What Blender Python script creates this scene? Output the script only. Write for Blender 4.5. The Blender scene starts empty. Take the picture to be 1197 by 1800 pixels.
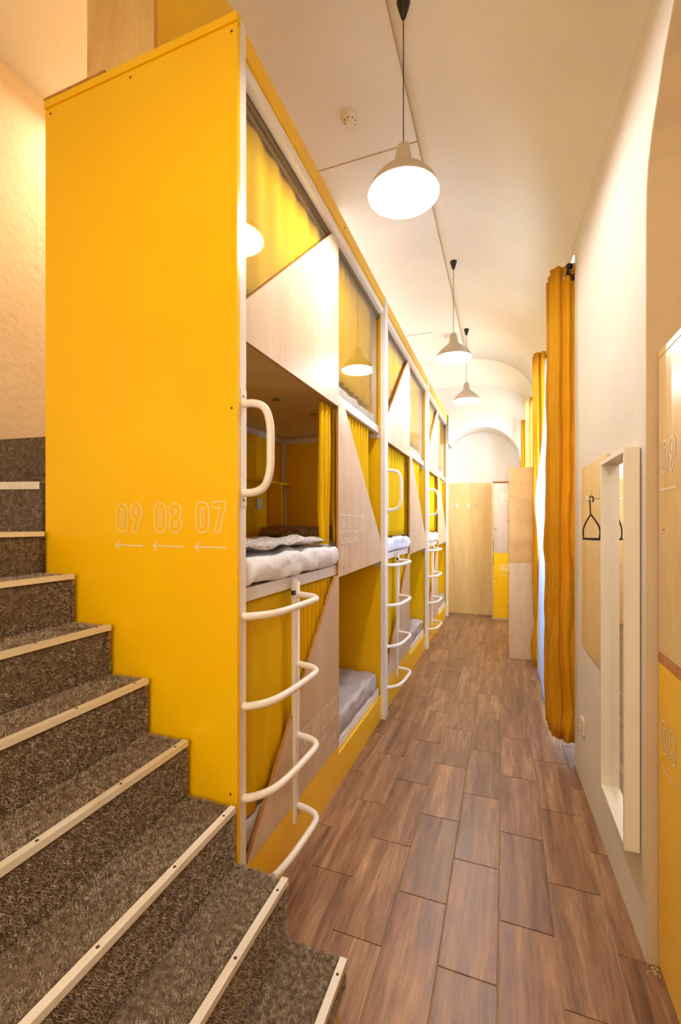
import bpy, bmesh, math, random
import numpy as np
from mathutils import Vector, noise, geometry
random.seed(7)
C = bpy.context.scene.collection
PI = math.pi
EYE = 1.6
TH = math.atan(287.5/775)

# ------------------------------------------------------------------ camera
cam = bpy.data.cameras.new('camera'); co = bpy.data.objects.new('camera', cam); C.objects.link(co)
co.location = (0, 0, EYE); co.rotation_euler = (PI/2, 0, TH)
cam.sensor_fit = 'HORIZONTAL'; cam.sensor_width = 36; cam.lens = 36*775/1197
cam.shift_y = 21/1197; cam.clip_start = .02
bpy.context.scene.camera = co
# ------------------------------------------------------------------ world and exposure
W = bpy.data.worlds.new('world'); bpy.context.scene.world = W; W.use_nodes = True
W.node_tree.nodes['Background'].inputs[0].default_value = (.62, .78, 1, 1)
W.node_tree.nodes['Background'].inputs[1].default_value = 3.0
vs = bpy.context.scene.view_settings
vs.view_transform = 'Standard'; vs.look = 'None'; vs.gamma = 1; vs.use_curve_mapping = False
vs.exposure = 0.62

def light(kind, name, loc, power, col, size=.1, rot=(0,0,0), sy=None):
    l = bpy.data.lights.new(name, kind); l.energy = power; l.color = col
    if kind == 'AREA':
        l.size = size
        if sy: l.shape = 'RECTANGLE'; l.size_y = sy
    else: l.shadow_soft_size = size
    o = bpy.data.objects.new(name, l); C.objects.link(o); o.location = loc; o.rotation_euler = rot
    return o
LAMP_W = 33
WARM = (1, .80, .55); NEUT = (.93, .96, 1)
# stair head light, then unseen fill lights added behind the photographer and over the pods
light('AREA', 'stair_head_light', (-2.25, 2.3, 4.1), 14, (1, .86, .66), .5)
light('AREA', 'room_fill_light', (-.55, -.9, 3.9), 9, (1, .76, .5), 1.2, sy=1.2)  # added overhead fill, no fixture known here
light('AREA', 'room_fill_light', (-.3, -1.6, 2.2), 28, (1, .86, .66), 1.6, rot=(math.radians(78), 0, math.radians(10)), sy=1.6)  # added frontal fill aimed down the corridor
light('AREA', 'roof_fill_light', (-1.45, 4.9, 3.47), 13, (.95, .97, 1), .35, rot=(PI, 0, 0), sy=5.6)  # added hidden uplight that brightens the ceiling, not a known fixture
light('AREA', 'window_daylight', (.86, 4.2, 2.0), 90, (.70, .84, 1), 1.4, rot=(0, math.radians(90), 0), sy=1.3)
light('AREA', 'window_daylight', (.86, 6.85, 2.6), 50, (.84, .91, 1), 1.0, rot=(0, math.radians(90), 0), sy=.9)

# ------------------------------------------------------------------ materials
def hexc(r, g, b):
    f = lambda c: (c/255/12.92) if c/255 <= .04045 else ((c/255+.055)/1.055)**2.4
    return (f(r), f(g), f(b), 1)
def newmat(name, col, rough=.5, metal=0, spec=.5, coat=0):
    m = bpy.data.materials.new(name); m.use_nodes = True
    b = m.node_tree.nodes['Principled BSDF']
    b.inputs['Base Color'].default_value = col; b.inputs['Roughness'].default_value = rough
    b.inputs['Metallic'].default_value = metal; b.inputs['Specular IOR Level'].default_value = spec
    b.inputs['Coat Weight'].default_value = coat; b.inputs['Coat Roughness'].default_value = .12
    return m
def nodes(m): return m.node_tree.nodes, m.node_tree.links, m.node_tree.nodes['Principled BSDF']
def texmat(name, c1, c2, scale=6, stretch=(1,1,1), rough=.5, detail=4, bump=0, bscale=None, contrast=(.3,.7), spec=.5, coat=0, metal=0, rnd=False):
    m = newmat(name, c1, rough, metal, spec, coat); N, L, b = nodes(m)
    tc = N.new('ShaderNodeTexCoord'); mp = N.new('ShaderNodeMapping'); mp.inputs['Scale'].default_value = stretch
    src = tc.outputs['Object']
    if rnd:
        oi = N.new('ShaderNodeObjectInfo'); mu = N.new('ShaderNodeVectorMath'); mu.operation = 'MULTIPLY_ADD'
        cx = N.new('ShaderNodeCombineXYZ')
        for k in range(3): L.new(oi.outputs['Random'], cx.inputs[k])
        L.new(cx.outputs[0], mu.inputs[0]); mu.inputs[1].default_value = (37, 53, 19); L.new(src, mu.inputs[2]); src = mu.outputs[0]
    L.new(src, mp.inputs[0])
    nz = N.new('ShaderNodeTexNoise'); nz.inputs['Scale'].default_value = scale; nz.inputs['Detail'].default_value = detail
    L.new(mp.outputs[0], nz.inputs['Vector'])
    cr = N.new('ShaderNodeValToRGB'); cr.color_ramp.elements[0].position = contrast[0]; cr.color_ramp.elements[1].position = contrast[1]
    cr.color_ramp.elements[0].color = c1; cr.color_ramp.elements[1].color = c2
    L.new(nz.outputs[0], cr.inputs[0]); L.new(cr.outputs[0], b.inputs['Base Color'])
    if bump:
        n2 = N.new('ShaderNodeTexNoise'); n2.inputs['Scale'].default_value = bscale or scale*4; n2.inputs['Detail'].default_value = 5
        L.new(mp.outputs[0], n2.inputs['Vector'])
        bp = N.new('ShaderNodeBump'); bp.inputs['Strength'].default_value = bump; bp.inputs['Distance'].default_value = .01
        L.new(n2.outputs[0], bp.inputs['Height']); L.new(bp.outputs[0], b.inputs['Normal'])
    return m
def plywood(name, c1, c2, c3, stretch=(1,1,.12), rough=.32):
    """pale rotary-cut birch: broad flame figure, fine grain and a few darker blotches"""
    m = newmat(name, c1, rough, spec=.5); N, L, b = nodes(m)
    tc = N.new('ShaderNodeTexCoord'); mp = N.new('ShaderNodeMapping'); mp.inputs['Scale'].default_value = stretch
    L.new(tc.outputs['Object'], mp.inputs[0])
    a = N.new('ShaderNodeTexNoise'); a.inputs['Scale'].default_value = 3.2; a.inputs['Detail'].default_value = 3; a.inputs['Distortion'].default_value = 1.2
    g = N.new('ShaderNodeTexNoise'); g.inputs['Scale'].default_value = 60; g.inputs['Detail'].default_value = 2
    k = N.new('ShaderNodeTexNoise'); k.inputs['Scale'].default_value = 4.5; k.inputs['Detail'].default_value = 6
    L.new(mp.outputs[0], a.inputs['Vector']); L.new(mp.outputs[0], g.inputs['Vector']); L.new(tc.outputs['Object'], k.inputs['Vector'])
    r1 = N.new('ShaderNodeValToRGB'); r1.color_ramp.elements[0].color = c1; r1.color_ramp.elements[1].color = c2
    r1.color_ramp.elements[0].position = .38; r1.color_ramp.elements[1].position = .62; L.new(a.outputs[0], r1.inputs[0])
    m1 = N.new('ShaderNodeMix'); m1.data_type = 'RGBA'; m1.blend_type = 'MULTIPLY'; m1.inputs[0].default_value = .22
    L.new(r1.outputs[0], m1.inputs[6]); L.new(g.outputs[0], m1.inputs[7])
    r2 = N.new('ShaderNodeValToRGB'); r2.color_ramp.elements[0].position = .64; r2.color_ramp.elements[1].position = .78
    r2.color_ramp.elements[0].color = (0,0,0,1); r2.color_ramp.elements[1].color = (.5,.5,.5,1); L.new(k.outputs[0], r2.inputs[0])
    m2 = N.new('ShaderNodeMix'); m2.data_type = 'RGBA'; L.new(r2.outputs[0], m2.inputs[0]); L.new(m1.outputs[2], m2.inputs[6]); m2.inputs[7].default_value = c3
    L.new(m2.outputs[2], b.inputs['Base Color'])
    return m
def plaster(name, c1, c2, bump=.25, bs=26):
    return texmat(name, c1, c2, 1.6, rough=.88, detail=5, bump=bump, bscale=bs, contrast=(.35,.68), spec=.2)

M = {}
M['wall'] = plaster('cream_plaster', hexc(224,214,198), hexc(233,223,208), .22, 30)
M['wall_left'] = plaster('rough_cream_plaster', hexc(226,208,178), hexc(236,220,192), .55, 24)
M['ceil'] = plaster('ceiling_plaster', hexc(230,223,210), hexc(238,231,219), .15, 18)
M['alcove'] = plaster('alcove_plaster', hexc(210,186,152), hexc(218,196,162), .3, 34)
M['endwall'] = plaster('white_plaster', hexc(224,220,216), hexc(231,227,222), .15, 20)
M['crack'] = newmat('tan_filler', hexc(196,166,126), .8)
M['yellow'] = texmat('yellow_laminate', hexc(253,196,1), hexc(255,203,3), 2.2, rough=.33, detail=2, spec=.45)
M['yellow_edge'] = texmat('orange_panel_edge', hexc(222,140,24), hexc(234,156,36), 30, rough=.55, stretch=(1,1,.2))
M['ply'] = plywood('birch_plywood', hexc(232,205,170), hexc(222,190,152), hexc(182,126,76))
M['ply_warm'] = plywood('honey_plywood', hexc(244,212,148), hexc(234,194,122), hexc(196,138,70))
M['ply_dark'] = plywood('tan_plywood', hexc(226,182,118), hexc(212,164,98), hexc(180,126,66), stretch=(.2,1,1))
M['ply_blotch'] = plywood('blotched_plywood', hexc(248,212,136), hexc(232,184,104), hexc(180,116,44), stretch=(1,1,.3))
M['ply_edge'] = texmat('plywood_edge', hexc(176,112,52), hexc(206,148,84), 40, stretch=(1,1,.1), rough=.7)
M['lam_grey'] = plywood('greyed_birch_plywood', hexc(222,200,184), hexc(208,184,166), hexc(176,146,122))
M['white'] = texmat('white_powder_coat', hexc(240,232,222), hexc(246,240,232), 3, rough=.3, spec=.5)
M['whitewood'] = texmat('white_lacquer', hexc(236,226,206), hexc(242,232,214), 5, rough=.35)
M['screw'] = newmat('dark_screw', hexc(88,60,34), .45, .6)
M['steel'] = newmat('brushed_steel', hexc(190,180,160), .28, 1)
M['alu'] = texmat('aluminium_nosing', hexc(226,220,208), hexc(240,236,224), 30, stretch=(1,.1,1), rough=.38, metal=.15)
M['black'] = newmat('black_plastic', hexc(34,28,24), .45)
M['iron'] = newmat('black_iron', hexc(30,24,22), .38, .5)
M['rail_dark'] = newmat('dark_runner', hexc(120,98,56), .5)
M['print'] = newmat('white_print', hexc(250,238,214), .6)
M['print_pale'] = newmat('pale_print', hexc(245,220,160), .6)
M['plastic'] = newmat('ivory_plastic', hexc(236,222,196), .4)
M['curt'] = texmat('mustard_curtain', hexc(224,160,22), hexc(234,170,34), 3, rough=.75, spec=.2)
M['pod_curt'] = texmat('yellow_curtain', hexc(252,206,0), hexc(255,216,6), 3, rough=.7, spec=.2)
M['mattress'] = texmat('white_mattress_cover', hexc(226,222,222), hexc(240,236,232), 4, rough=.6, bump=.35, bscale=16)
M['vinyl'] = texmat('grey_mattress_vinyl', hexc(184,176,176), hexc(204,198,196), 5, rough=.3, bump=.4, bscale=22, stretch=(.5,1,.3))
M['sheet'] = texmat('bed_linen', hexc(226,226,236), hexc(242,242,246), 5, rough=.85, bump=.6, bscale=30)
M['knit'] = texmat('speckled_knit', hexc(186,178,172), hexc(248,244,238), 120, rough=.9, detail=2, contrast=(.42,.56), bump=.8, bscale=160)
M['knitdark'] = texmat('brown_speckled_knit', hexc(92,62,44), hexc(198,160,120), 110, rough=.9, detail=2, contrast=(.42,.58), bump=.8, bscale=140)
M['mirror'] = newmat('mirror_glass', (.92,.92,.92,1), .015, 1)
M['gap_shade'] = newmat('painted_gap_shade', hexc(70,44,24), .8)  # dark colour painted in as the shade inside locker gaps
m = texmat('carpet_backing', hexc(104,86,70), hexc(140,120,100), 55, rough=1, bump=1, bscale=190, contrast=(.35,.65), spec=.05); M['carpet'] = m
m = texmat('carpet_pile', hexc(132,114,98), hexc(214,196,176), 60, rough=1, detail=6, contrast=(.36,.64), spec=.05); M['pile'] = m

def curtain_glow(m, amt):
    """cloth lets a share of the light through"""
    N, L, b = nodes(m); out = [n for n in N if n.type == 'OUTPUT_MATERIAL'][0]
    tr = N.new('ShaderNodeBsdfTranslucent'); mx = N.new('ShaderNodeMixShader'); mx.inputs[0].default_value = amt
    if b.inputs['Base Color'].is_linked: L.new(b.inputs['Base Color'].links[0].from_socket, tr.inputs[0])
    else: tr.inputs[0].default_value = b.inputs['Base Color'].default_value
    L.new(b.outputs[0], mx.inputs[1]); L.new(tr.outputs[0], mx.inputs[2]); L.new(mx.outputs[0], out.inputs[0])
curtain_glow(M['curt'], .25); curtain_glow(M['pod_curt'], .3)
M['sheer'] = texmat('white_sheer', hexc(208,222,246), hexc(226,234,250), 6, rough=.9); curtain_glow(M['sheer'], .4)
M['palecurt'] = texmat('cream_curtain', hexc(246,216,150), hexc(250,224,164), 4, rough=.8); curtain_glow(M['palecurt'], .4)

def glassmat():
    m = bpy.data.materials.new('acrylic_pane'); m.use_nodes = True; N, L, b = nodes(m); out = [n for n in N if n.type == 'OUTPUT_MATERIAL'][0]
    N.remove(b)
    tr = N.new('ShaderNodeBsdfTransparent'); tr.inputs[0].default_value = (.97,.96,.93,1)
    gl = N.new('ShaderNodeBsdfGlossy'); gl.inputs['Roughness'].default_value = .02
    fr = N.new('ShaderNodeLayerWeight'); fr.inputs[0].default_value = .5
    pw = N.new('ShaderNodeMath'); pw.operation = 'POWER'; pw.inputs[1].default_value = 4.0; L.new(fr.outputs['Facing'], pw.inputs[0])
    ml = N.new('ShaderNodeMath'); ml.operation = 'MULTIPLY_ADD'; ml.inputs[1].default_value = .7; ml.inputs[2].default_value = .035; ml.use_clamp = True
    mx = N.new('ShaderNodeMixShader'); L.new(pw.outputs[0], ml.inputs[0]); L.new(ml.outputs[0], mx.inputs[0])
    L.new(tr.outputs[0], mx.inputs[1]); L.new(gl.outputs[0], mx.inputs[2]); L.new(mx.outputs[0], out.inputs[0])
    return m
M['glass'] = glassmat()
def emit(name, col, st):
    m = bpy.data.materials.new(name); m.use_nodes = True; b = m.node_tree.nodes['Principled BSDF']
    b.inputs['Base Color'].default_value = col; b.inputs['Emission Color'].default_value = col; b.inputs['Emission Strength'].default_value = st
    return m
M['bulb'] = emit('lit_bulb', (1,.95,.86,1), 14)
M['shade_out'] = texmat('grey_beige_enamel', hexc(196,180,160), hexc(206,190,170), 4, rough=.45)
M['shade_in'] = newmat('white_enamel', (.95,.95,.93,1), .6)

def tilemat():
    m = newmat('wood_look_tile', (.3,.15,.08,1), .3, spec=.5); N, L, b = nodes(m)
    tc = N.new('ShaderNodeTexCoord'); oi = N.new('ShaderNodeObjectInfo'); cx = N.new('ShaderNodeCombineXYZ')
    for k in range(3): L.new(oi.outputs['Random'], cx.inputs[k])
    mu = N.new('ShaderNodeVectorMath'); mu.operation = 'MULTIPLY_ADD'; mu.inputs[1].default_value = (31, 47, 11)
    L.new(cx.outputs[0], mu.inputs[0]); L.new(tc.outputs['Object'], mu.inputs[2])
    mp = N.new('ShaderNodeMapping'); mp.inputs['Scale'].default_value = (1, .075, 1); L.new(mu.outputs[0], mp.inputs[0])
    a = N.new('ShaderNodeTexNoise'); a.inputs['Scale'].default_value = 17; a.inputs['Detail'].default_value = 9; a.inputs['Roughness'].default_value = .68; a.inputs['Distortion'].default_value = .45
    L.new(mp.outputs[0], a.inputs['Vector'])
    g = N.new('ShaderNodeTexNoise'); g.inputs['Scale'].default_value = 120; g.inputs['Detail'].default_value = 3; L.new(mp.outputs[0], g.inputs['Vector'])
    r = N.new('ShaderNodeValToRGB'); e = r.color_ramp.elements; e[0].position = .28; e[0].color = hexc(88,56,33); e[1].position = .74; e[1].color = hexc(188,148,110)
    k = e.new(.5); k.color = hexc(140,100,70)
    L.new(a.outputs[0], r.inputs[0])
    hs = N.new('ShaderNodeHueSaturation'); mr = N.new('ShaderNodeMapRange'); mr.inputs[3].default_value = .84; mr.inputs[4].default_value = 1.14
    L.new(oi.outputs['Random'], mr.inputs[0]); L.new(mr.outputs[0], hs.inputs['Value']); L.new(r.outputs[0], hs.inputs['Color'])
    mx = N.new('ShaderNodeMix'); mx.data_type = 'RGBA'; mx.blend_type = 'OVERLAY'; mx.inputs[0].default_value = .55
    L.new(hs.outputs[0], mx.inputs[6]); L.new(g.outputs[0], mx.inputs[7]); L.new(mx.outputs[2], b.inputs['Base Color'])
    bp = N.new('ShaderNodeBump'); bp.inputs['Strength'].default_value = .25; bp.inputs['Distance'].default_value = .004
    L.new(a.outputs[0], bp.inputs['Height']); L.new(bp.outputs[0], b.inputs['Normal'])
    r2 = N.new('ShaderNodeMapRange'); r2.inputs[3].default_value = .24; r2.inputs[4].default_value = .48; L.new(a.outputs[0], r2.inputs[0]); L.new(r2.outputs[0], b.inputs['Roughness'])
    return m
M['tile'] = tilemat()
M['grout'] = texmat('grout', hexc(150,118,88), hexc(172,140,108), 40, rough=.9)

# ------------------------------------------------------------------ mesh helpers
class MB:
    def __init__(s): s.v = []; s.f = []; s.sm = []
    def add(s, vs_, fs, smooth=False):
        n = len(s.v); s.v += [tuple(p) for p in vs_]; s.f += [tuple(i+n for i in f) for f in fs]; s.sm += [smooth]*len(fs); return s
    def box(s, x0, x1, y0, y1, z0, z1, bev=0):
        if not bev:
            v = [(x0,y0,z0),(x1,y0,z0),(x1,y1,z0),(x0,y1,z0),(x0,y0,z1),(x1,y0,z1),(x1,y1,z1),(x0,y1,z1)]
            return s.add(v, [(0,3,2,1),(4,5,6,7),(0,1,5,4),(1,2,6,5),(2,3,7,6),(3,0,4,7)])
        bm = bmesh.new(); bmesh.ops.create_cube(bm, size=1)
        for v in bm.verts: v.co = Vector(((x0+x1)/2+v.co.x*(x1-x0), (y0+y1)/2+v.co.y*(y1-y0), (z0+z1)/2+v.co.z*(z1-z0)))
        bmesh.ops.bevel(bm, geom=bm.edges[:], offset=bev, segments=2, affect='EDGES', profile=.6)
        bm.verts.index_update()
        s.add([v.co[:] for v in bm.verts], [[v.index for v in f.verts] for f in bm.faces]); bm.free(); return s
    def tube(s, pts, r, n=10, caps=True):
        P = [Vector(p) for p in pts]; rings = []; up = None
        for i, p in enumerate(P):
            t = ((P[min(i+1, len(P)-1)]-P[i]).normalized()+(P[i]-P[max(i-1, 0)]).normalized())
            t = t.normalized() if t.length > 1e-6 else Vector((0,0,1))
            if up is None: up = Vector((0,0,1)) if abs(t.z) < .9 else Vector((0,1,0))
            a = (up - t*up.dot(t)).normalized(); b = t.cross(a); up = a
            rr = r[i] if isinstance(r, (list, tuple)) else r
            rings.append([p+(a*math.cos(2*PI*k/n)+b*math.sin(2*PI*k/n))*rr for k in range(n)])
        vv = [q for R in rings for q in R]; ff = []
        for i in range(len(P)-1):
            for k in range(n): ff.append((i*n+k, i*n+(k+1) % n, (i+1)*n+(k+1) % n, (i+1)*n+k))
        s.add(vv, ff, True)
        if caps: s.add([q for q in rings[0]], [tuple(range(n))[::-1]]); s.add([q for q in rings[-1]], [tuple(range(n))])
        return s
    def lathe(s, prof, c, n=40, axis='z'):
        vv = []; ff = []
        for r, h in prof:
            for k in range(n):
                a = 2*PI*k/n; x, y = r*math.cos(a), r*math.sin(a)
                vv.append({'z': (c[0]+x, c[1]+y, c[2]+h), 'x': (c[0]+h, c[1]+x, c[2]+y), 'y': (c[0]+x, c[1]+h, c[2]+y)}[axis])
        for i in range(len(prof)-1):
            for k in range(n): ff.append((i*n+k, i*n+(k+1) % n, (i+1)*n+(k+1) % n, (i+1)*n+k))
        return s.add(vv, ff, True)
    def prism(s, poly, a, b, plane='x'):
        """poly in (y,z) for plane x, (x,z) for plane y, (x,y) for plane z; extruded from a to b"""
        q = {'x': lambda p, t: (t, p[0], p[1]), 'y': lambda p, t: (p[0], t, p[1]), 'z': lambda p, t: (p[0], p[1], t)}[plane]
        n = len(poly)
        tri = geometry.tessellate_polygon([[Vector((p[0], p[1], 0)) for p in poly]])
        s.add([q(p, a) for p in poly], tri); s.add([q(p, b) for p in poly], [t[::-1] for t in tri])
        for i in range(n):
            j = (i+1) % n; s.add([q(poly[i], a), q(poly[j], a), q(poly[j], b), q(poly[i], b)], [(0,1,2,3)])
        return s
    def sphere(s, c, r, n=12):
        return s.lathe([(max(1e-4, r*math.sin(PI*i/n)), -r*math.cos(PI*i/n)) for i in range(n+1)], c, n*2)
    def build(s, name, mat, parent=None, label=None, kind=None, fix=True, mats=None):
        L = parent_loc(parent)
        me = bpy.data.meshes.new(name); vv = s.v
        if L is not None: vv = [(p[0]-L[0], p[1]-L[1], p[2]-L[2]) for p in vv]
        me.from_pydata(vv, [], s.f); me.polygons.foreach_set('use_smooth', s.sm)
        if fix:
            bm = bmesh.new(); bm.from_mesh(me); bmesh.ops.remove_doubles(bm, verts=bm.verts, dist=1e-5)
            bmesh.ops.recalc_face_normals(bm, faces=bm.faces); bm.to_mesh(me); bm.free()
        me.materials.append(mat)
        if mats:
            for m_ in mats: me.materials.append(m_)
        o = bpy.data.objects.new(name, me); C.objects.link(o)
        if parent: o.parent = parent
        if label: o['label'] = label
        if kind: o['kind'] = kind
        return o
def parent_loc(p):
    if p is None: return None
    L = Vector(p.location)
    while p.parent: p = p.parent; L += p.location
    return L
def thing(name, label, cat, loc=(0,0,0), group=None):
    o = bpy.data.objects.new(name, None); C.objects.link(o); o.location = loc; o.empty_display_size = .1
    o['label'] = label; o['category'] = cat
    if group: o['group'] = group
    return o
def tag(o, label, cat, group=None):
    o['label'] = label; o['category'] = cat
    if group: o['group'] = group
    return o
def struct(mb, name, mat, **k): return mb.build(name, mat, kind='structure', **k)
def dup(root, dy):
    r = root.copy(); C.objects.link(r); r.location = Vector(root.location)+Vector((0, dy, 0)); out = {}
    for ch in list(root.children):
        c = ch.copy(); C.objects.link(c); c.parent = r
        for g in ch.children:
            if g.get('print'): continue
            d = g.copy(); C.objects.link(d); d.parent = c
        out.setdefault(ch.name.split('.')[0], []).append(c)
    return r, out
def smooth_path(pts, n=6):
    P = [Vector(p) for p in pts]; out = []
    for i in range(len(P)-1):
        p0, p1, p2, p3 = P[max(i-1,0)], P[i], P[i+1], P[min(i+2,len(P)-1)]
        for k in range(n):
            t = k/n
            out.append(.5*((2*p1)+(-p0+p2)*t+(2*p0-5*p1+4*p2-p3)*t*t+(-p0+3*p1-3*p2+p3)*t**3))
    return out+[P[-1]]
def fbm(x, y, z): return noise.fractal(Vector((x, y, z)), 1.0, 2.0, 4)
def soft_box(x0, x1, y0, y1, z0, z1, r, step, amp, fr, seed=0, sag=0):
    """a padded block: rounded box, gently wrinkled"""
    nx, ny, nz = [max(2, int((b-a)/step)) for a, b in ((x0,x1),(y0,y1),(z0,z1))]
    nz = max(nz, 5)
    bm = bmesh.new(); idx = {}
    def V(i, j, k):
        if (i,j,k) not in idx:
            p = Vector((x0+(x1-x0)*i/nx, y0+(y1-y0)*j/ny, z0+(z1-z0)*k/nz))
            q = Vector((min(max(p.x, x0+r), x1-r), min(max(p.y, y0+r), y1-r), min(max(p.z, z0+r), z1-r)))
            d = p-q
            if d.length > 1e-6:
                m_ = max(abs(d.x), abs(d.y), abs(d.z)); nrm = d.normalized(); p = q+nrm*m_
            else: nrm = Vector((0,0,1))
            w = fbm(p.x*fr+seed, p.y*fr, p.z*fr*1.5)*amp
            p = p+nrm*(w-amp*.5)
            if k == nz: p.z += sag*fbm(p.x*2+seed, p.y*2, 3)
            if k == 0: p.z = max(p.z, z0)
            idx[(i,j,k)] = bm.verts.new(p)
        return idx[(i,j,k)]
    F = []
    for i in range(nx):
        for j in range(ny):
            F.append((V(i,j,0),V(i,j+1,0),V(i+1,j+1,0),V(i+1,j,0))); F.append((V(i,j,nz),V(i+1,j,nz),V(i+1,j+1,nz),V(i,j+1,nz)))
    for i in range(nx):
        for k in range(nz):
            F.append((V(i,0,k),V(i+1,0,k),V(i+1,0,k+1),V(i,0,k+1))); F.append((V(i,ny,k),V(i,ny,k+1),V(i+1,ny,k+1),V(i+1,ny,k)))
    for j in range(ny):
        for k in range(nz):
            F.append((V(0,j,k),V(0,j,k+1),V(0,j+1,k+1),V(0,j+1,k))); F.append((V(nx,j,k),V(nx,j+1,k),V(nx,j+1,k+1),V(nx,j,k+1)))
    for f in F: bm.faces.new(f)
    bm.verts.index_update(); mb = MB()
    mb.add([v.co[:] for v in bm.verts], [[v.index for v in f.verts] for f in bm.faces], True); bm.free()
    return mb
def curtain(path, z0, z1, nz=14, thick=.003, flare=0, wob=.004, hemdrop=None):
    """cloth hung from path (list of (x,y)); folds run down it"""
    vv = []; ff = []; n = len(path); cx = sum(p[0] for p in path)/n; cy = sum(p[1] for p in path)/n
    for k in range(nz+1):
        t = k/nz; z = z1+(z0-z1)*t
        for i, (x, y) in enumerate(path):
            s = 1+flare*t
            w = wob*t*fbm(x*9, y*9, z*2.2)
            zz = z + (hemdrop(i/(n-1))*t if hemdrop else 0)
            vv.append((cx+(x-cx)*s+w*2, cy+(y-cy)*s+w*2, zz))
    for k in range(nz):
        for i in range(n-1): ff.append((k*n+i, k*n+i+1, (k+1)*n+i+1, (k+1)*n+i))
    return MB().add(vv, ff, True)
def solid(o, t):
    m_ = o.modifiers.new('cloth_thickness', 'SOLIDIFY'); m_.thickness = t; m_.offset = 0; return o
def wave(xc, amp, y0, y1, folds, n=10, jit=.25, axis='y', ph=0):
    pts = []; N_ = folds*n; rnd = [1+random.uniform(-jit, jit) for _ in range(folds+2)]
    for i in range(N_+1):
        t = i/N_; a = amp*rnd[int(t*folds)]
        o = xc+a*math.sin(2*PI*folds*t+ph); p = y0+(y1-y0)*t
        pts.append((o, p) if axis == 'y' else (p, o))
    return pts

# ---- outlined digits: contour of a distance field round each digit's centre line
def arc(cx, cy, rx, ry, a0, a1, n=12): return [(cx+rx*math.cos(math.radians(a0+(a1-a0)*i/n)), cy+ry*math.sin(math.radians(a0+(a1-a0)*i/n))) for i in range(n+1)]
DG = {
 '0': [arc(.28,.72,.14,.14,0,180)+arc(.28,.28,.14,.14,180,360)+[(.42,.72)]],
 '1': [[(.16,.72),(.3,.86),(.3,.14)]],
 '2': [arc(.28,.70,.14,.16,180,-20)+[(.14,.14),(.43,.14)]],
 '3': [arc(.27,.68,.14,.17,160,-80), arc(.27,.31,.15,.17,90,-160)],
 '4': [[(.34,.14),(.34,.86),(.12,.36),(.46,.36)]],
 '5': [[(.42,.86),(.16,.86),(.15,.55)]+arc(.27,.34,.15,.20,110,-160)],
 '6': [arc(.28,.31,.14,.17,0,360,20), [(.15,.38),(.34,.86)]],
 '7': [[(.13,.86),(.43,.86),(.24,.14)]],
 '8': [arc(.28,.68,.125,.16,0,360,18), arc(.28,.31,.14,.17,0,360,18)],
 '9': [arc(.28,.69,.14,.17,0,360,20), [(.41,.62),(.22,.14)]],
}
def digit_field(ch, xs, ys, r):
    L = [(p[i], p[i+1]) for p in DG[ch] for i in range(len(p)-1)]
    A = np.array([a for a, b in L]); B = np.array([b for a, b in L])
    X, Y = np.meshgrid(xs, ys, indexing='ij'); P = np.stack([X, Y], -1)[..., None, :]
    AB = B-A; t = np.clip(((P-A)*AB).sum(-1)/np.maximum((AB**2).sum(-1), 1e-9), 0, 1)
    return np.sqrt(((P-(A+t[..., None]*AB))**2).sum(-1)).min(-1)-r
DCACHE = {}
def digit_polys(ch, w, r=.085, res=.02):
    """non-overlapping cells of the band |distance - r| < w/2"""
    key = (ch, round(w, 3), res)
    if key in DCACHE: return DCACHE[key]
    xs = np.arange(-.04, .64, res); ys = np.arange(-.04, 1.06, res)
    D = np.abs(digit_field(ch, xs, ys, r))-w/2; out = []
    for i in range(len(xs)-1):
        for j in range(len(ys)-1):
            c = [(xs[i],ys[j],D[i,j]),(xs[i+1],ys[j],D[i+1,j]),(xs[i+1],ys[j+1],D[i+1,j+1]),(xs[i],ys[j+1],D[i,j+1])]
            if min(q[2] for q in c) >= 0: continue
            pts = []
            for k in range(4):
                a, b = c[k], c[(k+1) % 4]
                if a[2] < 0: pts.append((a[0], a[1]))
                if (a[2] < 0) != (b[2] < 0):
                    u = a[2]/(a[2]-b[2]); pts.append((a[0]+(b[0]-a[0])*u, a[1]+(b[1]-a[1])*u))
            if len(pts) > 2: out.append(pts)
    DCACHE[key] = out; return out
def print_num(mb, txt, h, org, right, w, nrm, up=(0,0,1), lift=.0012, adv=.6, res=.02):
    O = Vector(org)+Vector(nrm)*lift; R = Vector(right); U = Vector(up)
    for k, ch in enumerate(txt):
        for p in digit_polys(ch, w/h, res=res): mb.add([O+R*((a+k*adv)*h)+U*(b*h) for a, b in p], [tuple(range(len(p)))])
    return mb
def print_mb(mb, segs, org, right, w, nrm, up=(0,0,1), lift=.0012):
    O = Vector(org)+Vector(nrm)*lift; R = Vector(right); U = Vector(up)
    for i_, (a, b) in enumerate(segs):
        O = Vector(org)+Vector(nrm)*(lift+i_*2e-5); a = Vector(a); b = Vector(b); d = b-a
        if d.length < 1e-6: continue
        d.normalize(); n_ = Vector((-d.y, d.x))*w/2; a = a-d*w*.25; b = b+d*w*.25
        q = [a+n_, a-n_, b-n_, b+n_]
        mb.add([O+R*p.x+U*p.y for p in q], [(0,1,2,3)])
    return mb
def rect_segs(x0, y0, x1, y1): return [((x0,y0),(x1,y0)),((x1,y0),(x1,y1)),((x1,y1),(x0,y1)),((x0,y1),(x0,y0))]
def poly_segs(p, closed=True): return [(p[i], p[(i+1) % len(p)]) for i in range(len(p) if closed else len(p)-1)]
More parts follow.
